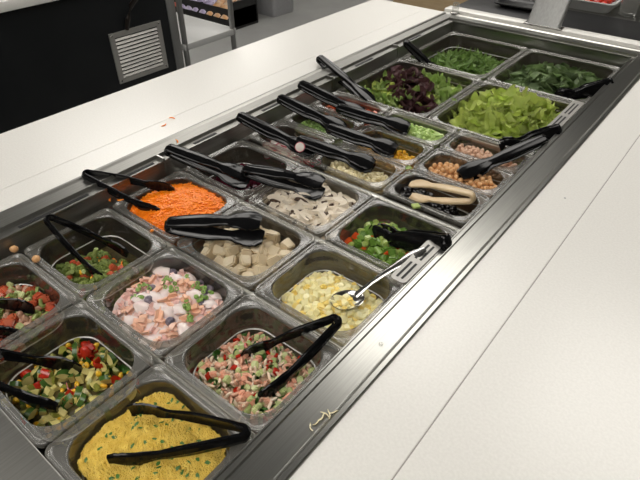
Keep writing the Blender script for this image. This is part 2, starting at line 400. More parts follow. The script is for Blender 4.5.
# ---------------------------------------------------------------- food pieces
def hull_box(a, b, c, jit=.12, bev=.18, seed=0, mi=0, sub=False):
    rs = random.Random(seed); bm = bmesh.new()
    v = box(bm, -a/2, a/2, -b/2, b/2, -c/2, c/2)
    for q in bm.verts: q.co += Vector((rs.uniform(-1, 1)*a, rs.uniform(-1, 1)*b, rs.uniform(-1, 1)*c))*jit
    bmesh.ops.bevel(bm, geom=bm.edges[:], offset=min(a, b, c)*bev, segments=2, affect='EDGES')
    return bm
def dice(name, m, a, b=None, c=None, n=3, jit=.12, bev=.2):
    return [mesh_of(hull_box(a*R(.85, 1.15), (b or a)*R(.85, 1.15), (c or b or a)*R(.85, 1.15), jit, bev, i*7+len(name)), name, m) for i in range(n)]
def blob(name, m, r, sc=(1, 1, 1), jit=.25, freq=1.3, n=3, sub=2):
    out = []
    for i in range(n):
        bm = bmesh.new(); ico(bm, (0, 0, 0), r, sub, sc, jit, freq, i+len(name)); out.append(mesh_of(bm, name, m))
    return out
def kernel(name, m):
    out = []
    for i in range(3):
        bm = bmesh.new()
        for v in ico(bm, (0, 0, 0), .0042, 2, (1.15, .95, .7), .12, 1.2, i): 
            v.co.y *= 1-.35*max(0, v.co.x/.0048)
        out.append(mesh_of(bm, name, m))
    return out
def chickpea_mesh(m='chickpea', r=.0058):
    out = []
    for i in range(3):
        bm = bmesh.new()
        ico(bm, (0, 0, 0), r, 2, (1, .95, .92), .08, 1.0, i); ico(bm, (r*.82, 0, r*.1), r*.28, 1)   # little beak
        out.append(mesh_of(bm, 'chickpea', m))
    return out
def ring(name, m, r0, r1, h, n=14):
    bm = bmesh.new(); lp = []
    for rad, z in ((r1, -h/2), (r1, h/2), (r0, h/2), (r0, -h/2), (r1, -h/2)):
        lp.append([(rad*math.cos(2*PI*k/n), rad*math.sin(2*PI*k/n), z) for k in range(n)])
    loft(bm, lp); bmesh.ops.remove_doubles(bm, verts=bm.verts[:], dist=1e-6); return mesh_of(bm, name, m)
def olive_ring(n=14):
    bm = bmesh.new()
    lp = []
    for k in range(n+1):
        a = 2*PI*k/n; c = Vector((math.cos(a), math.sin(a), 0))
        lp.append([c*(.0062+.0026*math.cos(2*PI*q/8))+Vector((0, 0, .0034*math.sin(2*PI*q/8))) for q in range(8)])
    loft(bm, lp); bmesh.ops.remove_doubles(bm, verts=bm.verts[:], dist=1e-6); return mesh_of(bm, 'olive', 'black_olive')
def mushroom_slice(i):
    rs = random.Random(i); bm = bmesh.new(); s = rs.uniform(1.25, 1.65); th = .0032
    def ext(poly, mi, th):
        a = [bm.verts.new((x*s, y*s, -th)) for x, y in poly]; b = [bm.verts.new((x*s, y*s, th)) for x, y in poly]; n = len(poly)
        for f in [bm.faces.new(a[::-1]), bm.faces.new(b)]+[bm.faces.new((a[k], a[(k+1) % n], b[(k+1) % n], b[k])) for k in range(n)]: f.material_index = mi
    N = 12
    outer = [(.0165*math.cos(PI*k/N), .0125*math.sin(PI*k/N)) for k in range(N+1)]
    inner = [(.0115*math.cos(PI*k/N), .0042*math.sin(PI*k/N)) for k in range(N, -1, -1)]
    ext(outer+[(-.0165, -.002), (-.013, -.0025)]+inner+[(.013, -.0025), (.0165, -.002)], 0, th)
    ext([(.0113*math.cos(PI*k/N), .0041*math.sin(PI*k/N)) for k in range(N+1)]+[(-.0115, -.0018), (-.0055, -.0008), (.0055, -.0008), (.0115, -.0018)], 1, th*.85)
    ext([(-.0052, .0015), (-.0056, -.013), (-.003, -.0155), (.003, -.0155), (.0056, -.013), (.0052, .0015)], 0, th)
    for v in bm.verts: v.co.z += .0025*math.sin(v.co.x*120+i)
    return mesh_of(bm, 'mushroom_slice', ['mushroom', 'mushroom_gill'], True, .5)
def floret(i, s=1.):
    rs = random.Random(i+50); bm = bmesh.new()
    tube(bm, [(0, 0, -.012*s), (0, 0, -.004*s), (.001, 0, .002*s)], [.0028*s, .0034*s, .005*s], 7, 1)
    for k in range(16):
        a = rs.uniform(0, 2*PI); e = rs.uniform(.1, 1.5); d = .0075*s
        ico(bm, (d*math.cos(a)*math.cos(e), d*math.sin(a)*math.cos(e), .001+d*.8*math.sin(e)), rs.uniform(.0028, .0042)*s, 1, (1, 1, 1), .5, 3., k)
    return mesh_of(bm, 'broccoli_floret', ['broccoli', 'broccoli_stem'])
def disc(name, mats, r, th, n=16):
    bm = bmesh.new(); c = lambda rad, z: [(rad*math.cos(2*PI*k/n), rad*math.sin(2*PI*k/n), z) for k in range(n)]
    loft(bm, [c(r*.9, -th), c(r, -th*.9), c(r, th*.9), c(r*.9, th)], True, True, 0)
    for f in bm.faces:
        if len(f.verts) == 4 and abs(f.normal.z) < .9: f.material_index = 1
    bm.normal_update()
    for f in bm.faces: f.material_index = 0 if len(f.verts) > 4 else 1
    return mesh_of(bm, name, mats, True, .5)
def wedge(i):
    # quarter slice of zucchini: pale flesh with a green rind arc
    bm = bmesh.new(); r, th, N = R(.011, .015), R(.003, .005), 6
    arc = [(r*math.cos(PI*.62*k/N), r*math.sin(PI*.62*k/N)) for k in range(N+1)]
    a = [bm.verts.new((x, y, -th)) for x, y in [(0, 0)]+arc]; b = [bm.verts.new((x, y, th)) for x, y in [(0, 0)]+arc]; n = len(a)
    bm.faces.new(a[::-1]); bm.faces.new(b)
    for k in range(n):
        f = bm.faces.new((a[k], a[(k+1) % n], b[(k+1) % n], b[k])); f.material_index = 1 if 0 < k < n-1 else 0
    return mesh_of(bm, 'zucchini_wedge', ['zucchini', 'green_rind'], True, .5)
def pepper_bit(m, i, a=.013):
    # curved square of pepper wall
    bm = bmesh.new(); n = 4; th = .0022; g2 = []
    for lay in (0, 1):
        g2.append([[bm.verts.new((a*(x/n-.5)*R(.95, 1.05), a*(y/n-.5), -2.2*(a*(x/n-.5))**2/a*1.1 + lay*th)) for x in range(n+1)] for y in range(n+1)])
    for lay in (0, 1):
        for y in range(n):
            for x in range(n): bm.faces.new((g2[lay][y][x], g2[lay][y][x+1], g2[lay][y+1][x+1], g2[lay][y+1][x]))
    edge = [(0, x) for x in range(n)]+[(y, n) for y in range(n)]+[(n, x) for x in range(n, 0, -1)]+[(y, 0) for y in range(n, 0, -1)]
    for (y0, x0), (y1, x1) in zip(edge, edge[1:]+edge[:1]): bm.faces.new((g2[0][y0][x0], g2[0][y1][x1], g2[1][y1][x1], g2[1][y0][x0]))
    return mesh_of(bm, 'pepper_piece', m, True, .7)
def shred(name, m, l, w, n=3):
    out = []
    for i in range(n):
        bm = bmesh.new(); pts = []; ph = R(0, 6)
        for k in range(5):
            s = k/4-.5; pts.append((l*s, l*.10*math.sin(s*5+ph), l*.08*math.cos(s*4+ph)))
        tube(bm, pts, [w*.6, w, w*1.1, w, w*.5], 6); out.append(mesh_of(bm, name, m))
    return out
def leaf(name, m, l, w, kind, i, rib=None):
    """one curled leaf, n x k grid with its own outline, a fold along the rib and ruffled edges; thin but solid"""
    rs = random.Random(i*13+len(name)); n, k = 12, 6; bm = bmesh.new(); g2 = []
    curl = rs.uniform(.4, 1.5)*rs.choice((1, 1, -1)); fold = rs.uniform(.05, .5); ruf = .16 if kind in ('romaine', 'ruffle') else .04
    for a in range(n+1):
        s = a/n
        if kind == 'spinach': hw = w*max(.06, math.sin(PI*min(1, max(0, (s-.18)/.82))**.8)) if s > .2 else w*.06
        elif kind == 'arugula': hw = w*max(.08, (.35+.65*abs(math.sin(s*PI*3.2)))*math.sin(PI*min(1, s*.9+.1))) if s > .25 else w*.07
        elif kind == 'ruffle': hw = w*max(.12, math.sin(PI*(s*.85+.12))**.7*(.85+.15*math.sin(s*20+i)))
        else: hw = w*(.8+.25*math.sin(s*9+i)+.15*rs.uniform(-1, 1))*(.75 if a in (0, n) else 1)
        ang = curl*(s-.5); px = l*(math.sin(ang)/curl if abs(curl) > .01 else s-.5); pz = l*(1-math.cos(ang))/curl
        rw = []
        for b in range(k+1):
            u = b/k*2-1
            z = pz+fold*abs(u)*hw+ruf*l*abs(u)**2*noise.noise(Vector((s*4, u*2.5, i*2.3)))*1.8
            rw.append(bm.verts.new((px+.08*l*noise.noise(Vector((u*2, s*3, i)))*abs(u), u*hw, z)))
        g2.append(rw)
    for a in range(n):
        for b in range(k):
            f = bm.faces.new((g2[a][b], g2[a+1][b], g2[a+1][b+1], g2[a][b+1]))
            if rib and b in (k//2-1, k//2) and a < n*.75: f.material_index = 1
    geom = bmesh.ops.solidify(bm, geom=bm.faces[:], thickness=.0007)
    return mesh_of(bm, name, [m]+([rib] if rib else []), True, 1.5)

COUNT = {}
def inside(cx, cy, lx, ly, inset, r=.03):
    hx, hy = lx/2-inset, ly/2-inset; r = min(r, hx, hy)
    while True:
        x, y = R(-hx, hx), R(-hy, hy)
        dx, dy = max(0, abs(x)-(hx-r)), max(0, abs(y)-(hy-r))
        if dx*dx+dy*dy <= r*r: return x, y, x/hx, y/hy
def pile(key, kinds, spacing, surf, sink=.75, inset=.0195, layers=2, tries=2500, flat=0., bed=None, region=None, zj=.002, drop=.65, floor_=.006):
    """kinds: list of (weight, name, meshes, label, category, group). Pieces on the surface surf(u,v) (metres below/above the rim)."""
    cx, cy, lx, ly, dep = PANS[key]; wts = [k[0] for k in kinds]
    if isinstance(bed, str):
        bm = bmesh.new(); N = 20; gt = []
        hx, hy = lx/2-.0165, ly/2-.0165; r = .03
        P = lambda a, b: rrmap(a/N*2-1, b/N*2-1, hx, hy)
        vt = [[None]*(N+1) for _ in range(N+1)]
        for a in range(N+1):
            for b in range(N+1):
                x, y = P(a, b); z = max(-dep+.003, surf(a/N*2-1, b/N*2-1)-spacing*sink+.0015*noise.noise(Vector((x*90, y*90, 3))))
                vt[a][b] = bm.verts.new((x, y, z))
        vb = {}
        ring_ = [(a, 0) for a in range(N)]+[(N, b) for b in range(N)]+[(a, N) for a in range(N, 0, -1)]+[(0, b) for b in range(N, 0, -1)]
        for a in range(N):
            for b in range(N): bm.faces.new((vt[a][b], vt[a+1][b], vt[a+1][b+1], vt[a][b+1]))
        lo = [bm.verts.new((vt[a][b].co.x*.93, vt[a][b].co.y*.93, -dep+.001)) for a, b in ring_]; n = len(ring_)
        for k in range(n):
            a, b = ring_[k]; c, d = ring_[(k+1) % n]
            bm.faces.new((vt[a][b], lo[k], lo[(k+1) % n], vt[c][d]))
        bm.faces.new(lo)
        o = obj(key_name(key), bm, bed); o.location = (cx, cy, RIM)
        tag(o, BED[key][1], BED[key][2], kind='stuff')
    for lay in range(layers):
        pts = []
        for _ in range(tries):
            x, y, u, v = inside(cx, cy, lx, ly, inset)
            if region and not region(u, v): continue
            if all((x-a)**2+(y-b)**2 > spacing*spacing for a, b in pts):
                pts.append((x, y)); w = random.choices(kinds, wts)[0]
                z = max(-dep+floor_, surf(u, v)-lay*spacing*drop+R(-zj, zj))
                o = bpy.data.objects.new(w[1], random.choice(w[2])); C.objects.link(o)
                o.location = (cx+x, cy+y, RIM+z)
                if flat: o.rotation_euler = (R(-1, 1)*flat, R(-1, 1)*flat, R(0, 2*PI))
                else: o.rotation_euler = (R(0, 2*PI), R(0, 2*PI), R(0, 2*PI))
                tag(o, w[3], w[4], w[5])
def rrmap(u, v, hx, hy):
    # square grid squeezed into a rounded rectangle
    k = .16; return hx*u*(1-k*v*v*v*v*u*u), hy*v*(1-k*u*u*u*u*v*v)
BED = {'couscous': ('couscous', 'yellow couscous filling the pan nearest the viewer', 'couscous'),
       'crab': ('salad_dressing', 'creamy dressing and fine shreds under the crab salad', 'dressing'),
       'zucchini': ('chopped_vegetables', 'finely chopped vegetables under the zucchini and corn', 'vegetables'),
       'bean': ('chopped_vegetables', 'finely chopped vegetables under the bean and tomato salad', 'vegetables'),
       'broccoli': ('chopped_vegetables', 'finely chopped vegetables under the broccoli florets', 'vegetables'),
       'fruit': ('yogurt', 'pinkish white yogurt around the fruit pieces', 'yogurt'),
       'egg': ('crumbled_egg', 'crumbled egg lying under the diced egg', 'egg'),
       'chicken': ('shredded_chicken', 'fine chicken shreds under the chicken cubes', 'chicken'),
       'carrot': ('shredded_carrot', 'orange shredded carrot heaped in its square pan', 'carrot'),
       'pepper': ('pepper_trimmings', 'fine pepper bits under the diced peppers', 'pepper'),
       'mushroom': ('mushroom_trimmings', 'small mushroom bits under the mushroom slices', 'mushroom'),
       'beet': ('beet_juice', 'dark beet pulp at the bottom of the beet pan', 'beet'),
       'olive': ('olive_brine', 'dark olive bits under the black olive rings', 'olive'),
       'chickpea': ('chickpea_bits', 'chickpea bits under the whole chickpeas', 'chickpeas'),
       'whitebean': ('bean_bits', 'bean bits under the pale beans', 'beans'),
       'feta': ('cheese_crumbs', 'fine cheese crumbs under the crumbled cheese', 'cheese'),
       'cornpan': ('corn_pulp', 'corn bits under the kernels of the corn pan', 'corn'),
       'celery': ('celery_bits', 'celery bits under the diced celery', 'celery'),
       'radish': ('radish_bits', 'radish bits under the radish slices', 'radish'),
       'onion': ('onion_bits', 'fine green onion bits under the onion rings', 'onion'),
       'tomato': ('tomato_pulp', 'tomato pulp under the diced tomato', 'tomato'),
       'romaine': ('romaine_scraps', 'small romaine scraps below the romaine leaves', 'lettuce'),
       'spring': ('leaf_scraps', 'small leaf scraps below the mixed baby leaves', 'lettuce'),
       'spinach': ('spinach_scraps', 'small spinach scraps below the spinach leaves', 'spinach'),
       'arugula': ('arugula_scraps', 'small arugula scraps below the arugula leaves', 'arugula')}
key_name = lambda k: BED[k][0]
bump = lambda u, v, f=2., s=0: noise.noise(Vector((u*f+s, v*f-s, s*1.7)))

# -- couscous: thousands of grains, one object
def grains(key, surf, n, maker, m):
    cx, cy, lx, ly, dep = PANS[key]; bm = bmesh.new()
    N = 24; hx, hy = lx/2-.0165, ly/2-.0165; vt = []
    for a in range(N+1):
        vt.append([])
        for b in range(N+1):
            u, v = a/N*2-1, b/N*2-1; x, y = rrmap(u, v, hx, hy); vt[a].append(bm.verts.new((x, y, max(-dep+.004, surf(u, v)-.001))))
    for a in range(N):
        for b in range(N): bm.faces.new((vt[a][b], vt[a+1][b], vt[a+1][b+1], vt[a][b+1]))
    rg = [(a, 0) for a in range(N)]+[(N, b) for b in range(N)]+[(a, N) for a in range(N, 0, -1)]+[(0, b) for b in range(N, 0, -1)]
    lo = [bm.verts.new((vt[a][b].co.x*.93, vt[a][b].co.y*.93, -dep+.001)) for a, b in rg]
    for k in range(len(rg)):
        a, b = rg[k]; c, d = rg[(k+1) % len(rg)]; bm.faces.new((vt[a][b], lo[k], lo[(k+1) % len(rg)], vt[c][d]))
    for _ in range(n):
        x, y, u, v = inside(cx, cy, lx, ly, .0175); maker(bm, x, y, surf(u, v))
    o = obj(key_name(key), bm, m, smooth=False); o.location = (cx, cy, RIM); tag(o, BED[key][1], BED[key][2], kind='stuff'); return o
def grain(bm, x, y, z):
    r = R(.0013, .0021); p = [bm.verts.new((x+a*r*R(.8, 1.2), y+b*r*R(.8, 1.2), z+c*r+.0004)) for a, b, c in ((1, 0, 0), (0, 1, 0), (-1, 0, 0), (0, -1, 0), (0, 0, 1), (0, 0, -1))]
    for q in ((0, 1, 4), (1, 2, 4), (2, 3, 4), (3, 0, 4), (1, 0, 5), (2, 1, 5), (3, 2, 5), (0, 3, 5)): bm.faces.new([p[i] for i in q])
s_cous = lambda u, v: -.024+.014*(1-u*u*.5)*(1-v*v*.5)+.006*bump(u, v, 2.5, 1)+.003*bump(u, v, 7, 2)
grains('couscous', s_cous, 9000, grain, 'couscous')
flake = []
for i in range(3):
    bm = bmesh.new(); ico(bm, (0, 0, 0), .0026, 1, (1.5, .8, .25), .6, 2, i); flake.append(mesh_of(bm, 'parsley_flake', 'herb'))
pile('couscous', [(1, 'parsley_flake', flake, 'dark green parsley flake scattered on the yellow couscous', 'parsley', 'parsley flakes on the couscous')], 0.0030, lambda u, v: s_cous(u, v)+.0018, layers=1, tries=75, flat=.4, zj=.0005)

def carrot_sliver(bm, x, y, z):
    l, w, h = R(.008, .020), R(.0007, .0012), R(.0006, .0010); a = R(0, 2*PI); t2 = R(-.35, .35); z += R(0, .004)
    dx, dy, dz = math.cos(a)*l/2, math.sin(a)*l/2, math.sin(t2)*l/2; nx, ny = -math.sin(a)*w, math.cos(a)*w
    lp = []
    for s in (-1, 0, 1):
        b = (x+dx*s, y+dy*s, z+dz*s+(.0012 if s == 0 else 0))
        lp.append([(b[0]+nx, b[1]+ny, b[2]-h), (b[0]-nx, b[1]-ny, b[2]-h), (b[0]-nx, b[1]-ny, b[2]+h), (b[0]+nx, b[1]+ny, b[2]+h)])
    loft(bm, lp, True, True)
s_car = lambda u, v: -.022+.024*max(0, 1-.45*(u-.15)**2-.5*v*v)+.003*bump(u, v, 3, 4)
o = grains('carrot', s_car, 3600, carrot_sliver, 'carrot')

# -- crab salad
s_crab = lambda u, v: -.040+.012*max(0, 1-u*u-v*v)-.006*v+.003*bump(u, v, 3, 7)
G = 'crab salad pieces'
pile('crab', [
    (5, 'crab_shred', shred('crab_shred', 'crab_white', .013, .0020)+shred('crab_shred', 'crab_pink', .014, .0020), 'pale pink crab shred in the crab salad pan', 'crab', 'crab shreds in the crab salad'),
    (1.5, 'crab_chunk', dice('crab_chunk', 'crab_pink', .009, .007), 'pink chunk in the crab salad pan', 'crab', 'pink chunks in the crab salad'),
    (2.2, 'cucumber_dice', dice('cucumber_dice', 'cucumber', .008), 'pale green cucumber cube in the crab salad', 'cucumber', 'cucumber cubes in the crab salad'),
    (.5, 'red_pepper_dice', dice('red_pepper_dice', 'red_pepper', .009, .008, .004), 'bright red pepper square in the crab salad', 'pepper', 'red pepper squares in the crab salad'),
    (1.9, 'herb_leaf', [leaf('herb_leaf', 'herb', .014, .006, 'spinach', i) for i in range(3)], 'dark green herb bit in the crab salad', 'herb', 'herb bits in the crab salad')],
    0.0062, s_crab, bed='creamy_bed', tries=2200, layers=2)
# -- zucchini and corn
s_zuc = lambda u, v: -.044+.010*max(0, 1-u*u-v*v)+.003*bump(u, v, 3, 9)
pile('zucchini', [
    (4.2, 'zucchini_wedge', [wedge(i) for i in range(4)], 'zucchini wedge with green rind in the zucchini and corn salad', 'zucchini', 'zucchini wedges in the corn salad'),
    (2.4, 'corn_kernel', kernel('corn_kernel', 'corn'), 'yellow corn kernel in the zucchini and corn salad', 'corn', 'corn kernels in the zucchini salad'),
    (2, 'green_pepper_dice', dice('green_pepper_dice', 'olive_green', .011, .009, .005), 'olive green vegetable piece in the zucchini and corn salad', 'vegetable', 'green pieces in the zucchini salad'),
    (1.2, 'herb_leaf', [leaf('herb_leaf', 'herb', .016, .006, 'spinach', i+5) for i in range(3)], 'dark herb leaf in the zucchini and corn salad', 'herb', 'herb leaves in the zucchini salad'),
    (.45, 'red_pepper_dice', [pepper_bit('red_pepper', i, .014) for i in range(3)], 'red pepper piece in the zucchini and corn salad', 'pepper', 'red pepper pieces in the zucchini salad')],
    .0088, s_zuc, bed='veg_bed', tries=1500)
p = at(86, 353, .836)
bm = bmesh.new(); ico(bm, (0, 0, 0), .0085, 3, (.9, .8, 1.35), .2, 1.1)
o = obj('tomato_piece', bm, 'red_pepper'); o.location = p; tag(o, 'largest glossy red tomato piece on top of the zucchini and corn salad', 'tomato')
# -- bean salad
s_bean = lambda u, v: -.036+.010*max(0, 1-u*u-v*v)+.003*bump(u, v, 3, 11)
pile('bean', [
    (2.5, 'tomato_dice', dice('tomato_dice', 'tomato_dice', .012), 'red tomato cube in the bean salad at the left edge', 'tomato', 'tomato cubes in the bean salad'),
    (2, 'bean', blob('bean', 'pink_bean', .0052, (1.4, .9, .9)), 'pinkish bean in the salad at the left edge', 'bean', 'pink beans in the bean salad'),
    (1.6, 'broccoli_floret', [floret(i, .85) for i in range(3)], 'green broccoli floret in the bean salad', 'broccoli', 'broccoli florets in the bean salad'),
    (1, 'cucumber_dice', dice('cucumber_dice', 'cucumber', .009), 'pale green cube in the bean salad', 'cucumber', 'cucumber cubes in the bean salad')],
    .0095, s_bean, bed='veg_bed', tries=1200)
# -- broccoli salad (pan nearly empty: a heap towards the near side)
s_bro = lambda u, v: -.054+.014*max(0, 1-u*u-(v+.3)**2)+.003*bump(u, v, 3, 13)
pile('broccoli', [
    (4, 'broccoli_floret', [floret(i+7, 1.3) for i in range(4)], 'broccoli floret in the nearly empty broccoli pan', 'broccoli', 'florets in the broccoli pan'),
    (.7, 'carrot_shred', shred('carrot_shred', 'carrot', .014, .0013), 'orange carrot shred among the broccoli florets', 'carrot', 'carrot shreds in the broccoli pan'),
    (1.5, 'tomato_dice', dice('tomato_dice', 'tomato_dice', .012), 'red tomato cube among the broccoli florets', 'tomato', 'tomato cubes in the broccoli pan'),
    (2., 'corn_kernel', kernel('corn_kernel', 'corn'), 'pale yellow kernel among the broccoli florets', 'corn', 'kernels in the broccoli pan')],
    .0115, s_bro, layers=2, bed='veg_bed', tries=1200, region=lambda u, v: v < .45+.3*u and u > -.85)
# -- fruit in yogurt
s_fru = lambda u, v: -.022+.010*max(0, 1-u*u-v*v)-.006*u*0+.003*bump(u, v, 3, 15)
pile('fruit', [
    (3.2, 'peach_piece', dice('peach_piece', 'peach', .025, .015, .013, 4, .16, .46), 'orange-pink peach piece in the creamy fruit salad', 'peach', 'peach pieces in the fruit salad'),
    (3.2, 'melon_piece', dice('melon_piece', 'pink_fruit', .021, .015, .012, 4, .16, .46), 'pale pink fruit piece coated with yogurt', 'fruit', 'pale pink pieces in the fruit salad'),
    (1.5, 'yogurt_blob', blob('yogurt_blob', 'yogurt', .0095, (1.6, 1.2, .5), .5), 'white blob of yogurt on the fruit salad', 'yogurt', 'yogurt blobs on the fruit salad'),
    (.9, 'blueberry', blob('blueberry', 'blueberry', .0072, (1, 1, .85), .06), 'dark blueberry smeared with yogurt', 'blueberry', 'blueberries in the fruit salad')],
    .0108, s_fru, sink=.14, layers=1, bed='yogurt', tries=1200, flat=.5)
for ctr in ((138, 298), (172, 291), (186, 308), (196, 285), (201, 298), (192, 320), (168, 280), (190, 273), (142, 287), (205, 289)):
    for k in range(7):
        q = at(ctr[0]+random.gauss(0, 3.2), ctr[1]+random.gauss(0, 2.2), RIM-.012)
        if 'ONION' not in globals(): ONION = ring('green_onion_ring', 'green_onion', .0018, .0033, .0026)
        cx, cy, lx, ly, dep = PANS['fruit']; u, v = (q.x-cx)/(lx/2-.02), (q.y-cy)/(ly/2-.02)
        if abs(u) > .95 or abs(v) > .95: continue
        o = bpy.data.objects.new('green_onion_ring', ONION); C.objects.link(o); o.location = (q.x, q.y, RIM+s_fru(u, v)+.0065); o.rotation_euler = (R(-.9, .9), R(-.9, .9), R(0, 6))
        tag(o, 'green onion ring sprinkled on the creamy fruit salad', 'onion', 'green onion rings on the fruit salad')
# -- diced egg
s_egg = lambda u, v: -.044+.014*max(0, 1-(u+.15)**2*1.0-(v)**2*.9)+.003*bump(u, v, 3, 17)
pile('egg', [(3, 'egg_white_dice', dice('egg_white_dice', 'egg_white', .0095, jit=.14, bev=.12), 'white cube of diced egg in the pan with the steel spoon', 'egg', 'white egg cubes'),
             (2, 'egg_yolk_dice', dice('egg_yolk_dice', 'egg_yolk', .0092, jit=.2, bev=.28), 'yellow yolk cube in the pan with the steel spoon', 'egg', 'yellow yolk cubes')],
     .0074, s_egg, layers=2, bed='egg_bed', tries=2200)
# -- chicken
s_chi = lambda u, v: -.024+.006*max(0, 1-u*u-v*v)+.003*bump(u, v, 3, 19)
pile('chicken', [(1, 'chicken_cube', dice('chicken_cube', 'chicken', .022, .019, .017, 5, .16, .12), 'pale cube of cooked chicken in the pan under closed black tongs', 'chicken', 'chicken cubes')],
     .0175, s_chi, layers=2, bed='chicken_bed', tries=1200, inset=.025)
# -- peppers
s_pep = lambda u, v: -.036+.014*max(0, 1-(u+.25)**2-(v)**2)+.003*bump(u, v, 3, 21)
pile('pepper', [(4, 'green_pepper_piece', [pepper_bit('pepper_green', i, .015) for i in range(3)]+dice('green_pepper_piece', 'pepper_green', .012), 'green pepper piece in the diced pepper pan', 'pepper', 'green pepper pieces'),
                (2.6, 'light_pepper_piece', dice('light_pepper_piece', 'pepper_light', .012, .011, .008), 'light green cube in the diced pepper pan', 'pepper', 'light green pepper cubes'),
                (1.5, 'orange_pepper_piece', dice('orange_pepper_piece', 'pepper_orange', .013, .011, .007), 'orange-red pepper cube in the diced pepper pan', 'pepper', 'orange pepper cubes')],
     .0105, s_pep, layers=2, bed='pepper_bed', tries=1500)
# -- mushrooms
s_mus = lambda u, v: -.020+.008*max(0, 1-u*u-v*v)+.003*bump(u, v, 3, 23)
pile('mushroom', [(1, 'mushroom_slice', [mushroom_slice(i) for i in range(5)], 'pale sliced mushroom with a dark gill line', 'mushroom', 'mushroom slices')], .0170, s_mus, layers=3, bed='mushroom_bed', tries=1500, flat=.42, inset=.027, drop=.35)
# -- beets
pile('beet', [(1, 'beet_dice', dice('beet_dice', 'beet', .011), 'dark purple beet cube', 'beet', 'beet cubes')], .0105, lambda u, v: -.045+.008*max(0, 1-u*u-v*v), layers=1, bed='beet', tries=900)
# -- small pans
pile('olive', [(1, 'olive_ring', [olive_ring()], 'shiny black olive ring in the small pan with the beige tongs', 'olive', 'black olive rings')], .0085, lambda u, v: -.034+.014*max(0, 1-(u+.6)**2-v*v)-.014*max(0, u), layers=2, bed='black_olive', tries=900, region=lambda u, v: u < .45)
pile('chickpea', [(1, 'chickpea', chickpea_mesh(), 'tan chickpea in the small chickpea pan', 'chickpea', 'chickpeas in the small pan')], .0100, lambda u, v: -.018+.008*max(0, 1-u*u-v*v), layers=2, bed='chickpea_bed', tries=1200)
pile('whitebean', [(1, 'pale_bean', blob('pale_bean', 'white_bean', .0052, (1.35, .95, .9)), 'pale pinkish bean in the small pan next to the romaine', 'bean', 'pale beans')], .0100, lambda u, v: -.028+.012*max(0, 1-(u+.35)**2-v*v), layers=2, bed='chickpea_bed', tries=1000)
pile('feta', [(1, 'cheese_crumble', blob('cheese_crumble', 'feta', .0052, (1.2, 1, .9), .6, 1.6), 'white crumbled cheese lump', 'cheese', 'cheese crumbles')], .0075, lambda u, v: -.028+.006*bump(u, v, 2, 3), layers=1, bed='feta', tries=1200)
pile('cornpan', [(1, 'corn_kernel', kernel('corn_kernel', 'corn'), 'bright yellow corn kernel in the small corn pan', 'corn', 'corn kernels in the small pan')], .0070, lambda u, v: -.028+.006*bump(u, v, 2, 5), layers=1, bed='corn', tries=1400)
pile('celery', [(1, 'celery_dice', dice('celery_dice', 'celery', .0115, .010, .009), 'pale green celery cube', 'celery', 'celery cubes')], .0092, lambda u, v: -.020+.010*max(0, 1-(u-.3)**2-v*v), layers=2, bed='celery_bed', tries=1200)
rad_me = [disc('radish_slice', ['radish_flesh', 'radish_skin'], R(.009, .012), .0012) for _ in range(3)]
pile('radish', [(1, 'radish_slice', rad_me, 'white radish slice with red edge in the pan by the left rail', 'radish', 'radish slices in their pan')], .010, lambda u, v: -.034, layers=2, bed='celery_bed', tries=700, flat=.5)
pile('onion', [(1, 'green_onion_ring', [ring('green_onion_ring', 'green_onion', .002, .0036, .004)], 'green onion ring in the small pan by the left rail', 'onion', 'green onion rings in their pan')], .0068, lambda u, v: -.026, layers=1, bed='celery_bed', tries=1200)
pile('tomato', [(1, 'tomato_dice', dice('tomato_dice', 'tomato_dice', .012), 'red tomato cube in the small pan by the left rail', 'tomato', 'tomato cubes in their small pan')], .0105, lambda u, v: -.018, layers=1, bed='tomato_dice', tries=900)
# -- leaves
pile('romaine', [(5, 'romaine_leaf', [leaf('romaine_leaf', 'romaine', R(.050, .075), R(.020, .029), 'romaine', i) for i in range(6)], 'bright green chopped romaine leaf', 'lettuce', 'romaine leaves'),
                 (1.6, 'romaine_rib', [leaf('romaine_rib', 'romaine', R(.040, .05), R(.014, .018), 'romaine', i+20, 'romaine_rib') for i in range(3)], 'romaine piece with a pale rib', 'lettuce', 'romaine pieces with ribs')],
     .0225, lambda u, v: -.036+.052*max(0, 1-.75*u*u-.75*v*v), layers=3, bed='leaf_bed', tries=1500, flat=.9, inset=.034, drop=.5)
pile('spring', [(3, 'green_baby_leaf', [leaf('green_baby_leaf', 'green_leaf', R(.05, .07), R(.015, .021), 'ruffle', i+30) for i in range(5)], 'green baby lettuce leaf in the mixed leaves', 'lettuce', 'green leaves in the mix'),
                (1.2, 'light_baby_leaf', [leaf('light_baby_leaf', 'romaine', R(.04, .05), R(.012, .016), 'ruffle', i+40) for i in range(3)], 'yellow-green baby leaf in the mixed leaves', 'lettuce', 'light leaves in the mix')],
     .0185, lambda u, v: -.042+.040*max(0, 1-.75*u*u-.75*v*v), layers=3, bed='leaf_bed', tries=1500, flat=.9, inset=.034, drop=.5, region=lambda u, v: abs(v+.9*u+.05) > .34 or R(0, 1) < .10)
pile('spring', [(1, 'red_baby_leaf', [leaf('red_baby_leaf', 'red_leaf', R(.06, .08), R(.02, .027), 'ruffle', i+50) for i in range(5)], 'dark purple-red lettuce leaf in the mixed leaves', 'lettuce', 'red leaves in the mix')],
     .0165, lambda u, v: -.034+.040*max(0, 1-.75*u*u-.75*v*v), layers=3, tries=1500, flat=.9, inset=.034, drop=.5, region=lambda u, v: abs(v+.9*u+.05) < .38)
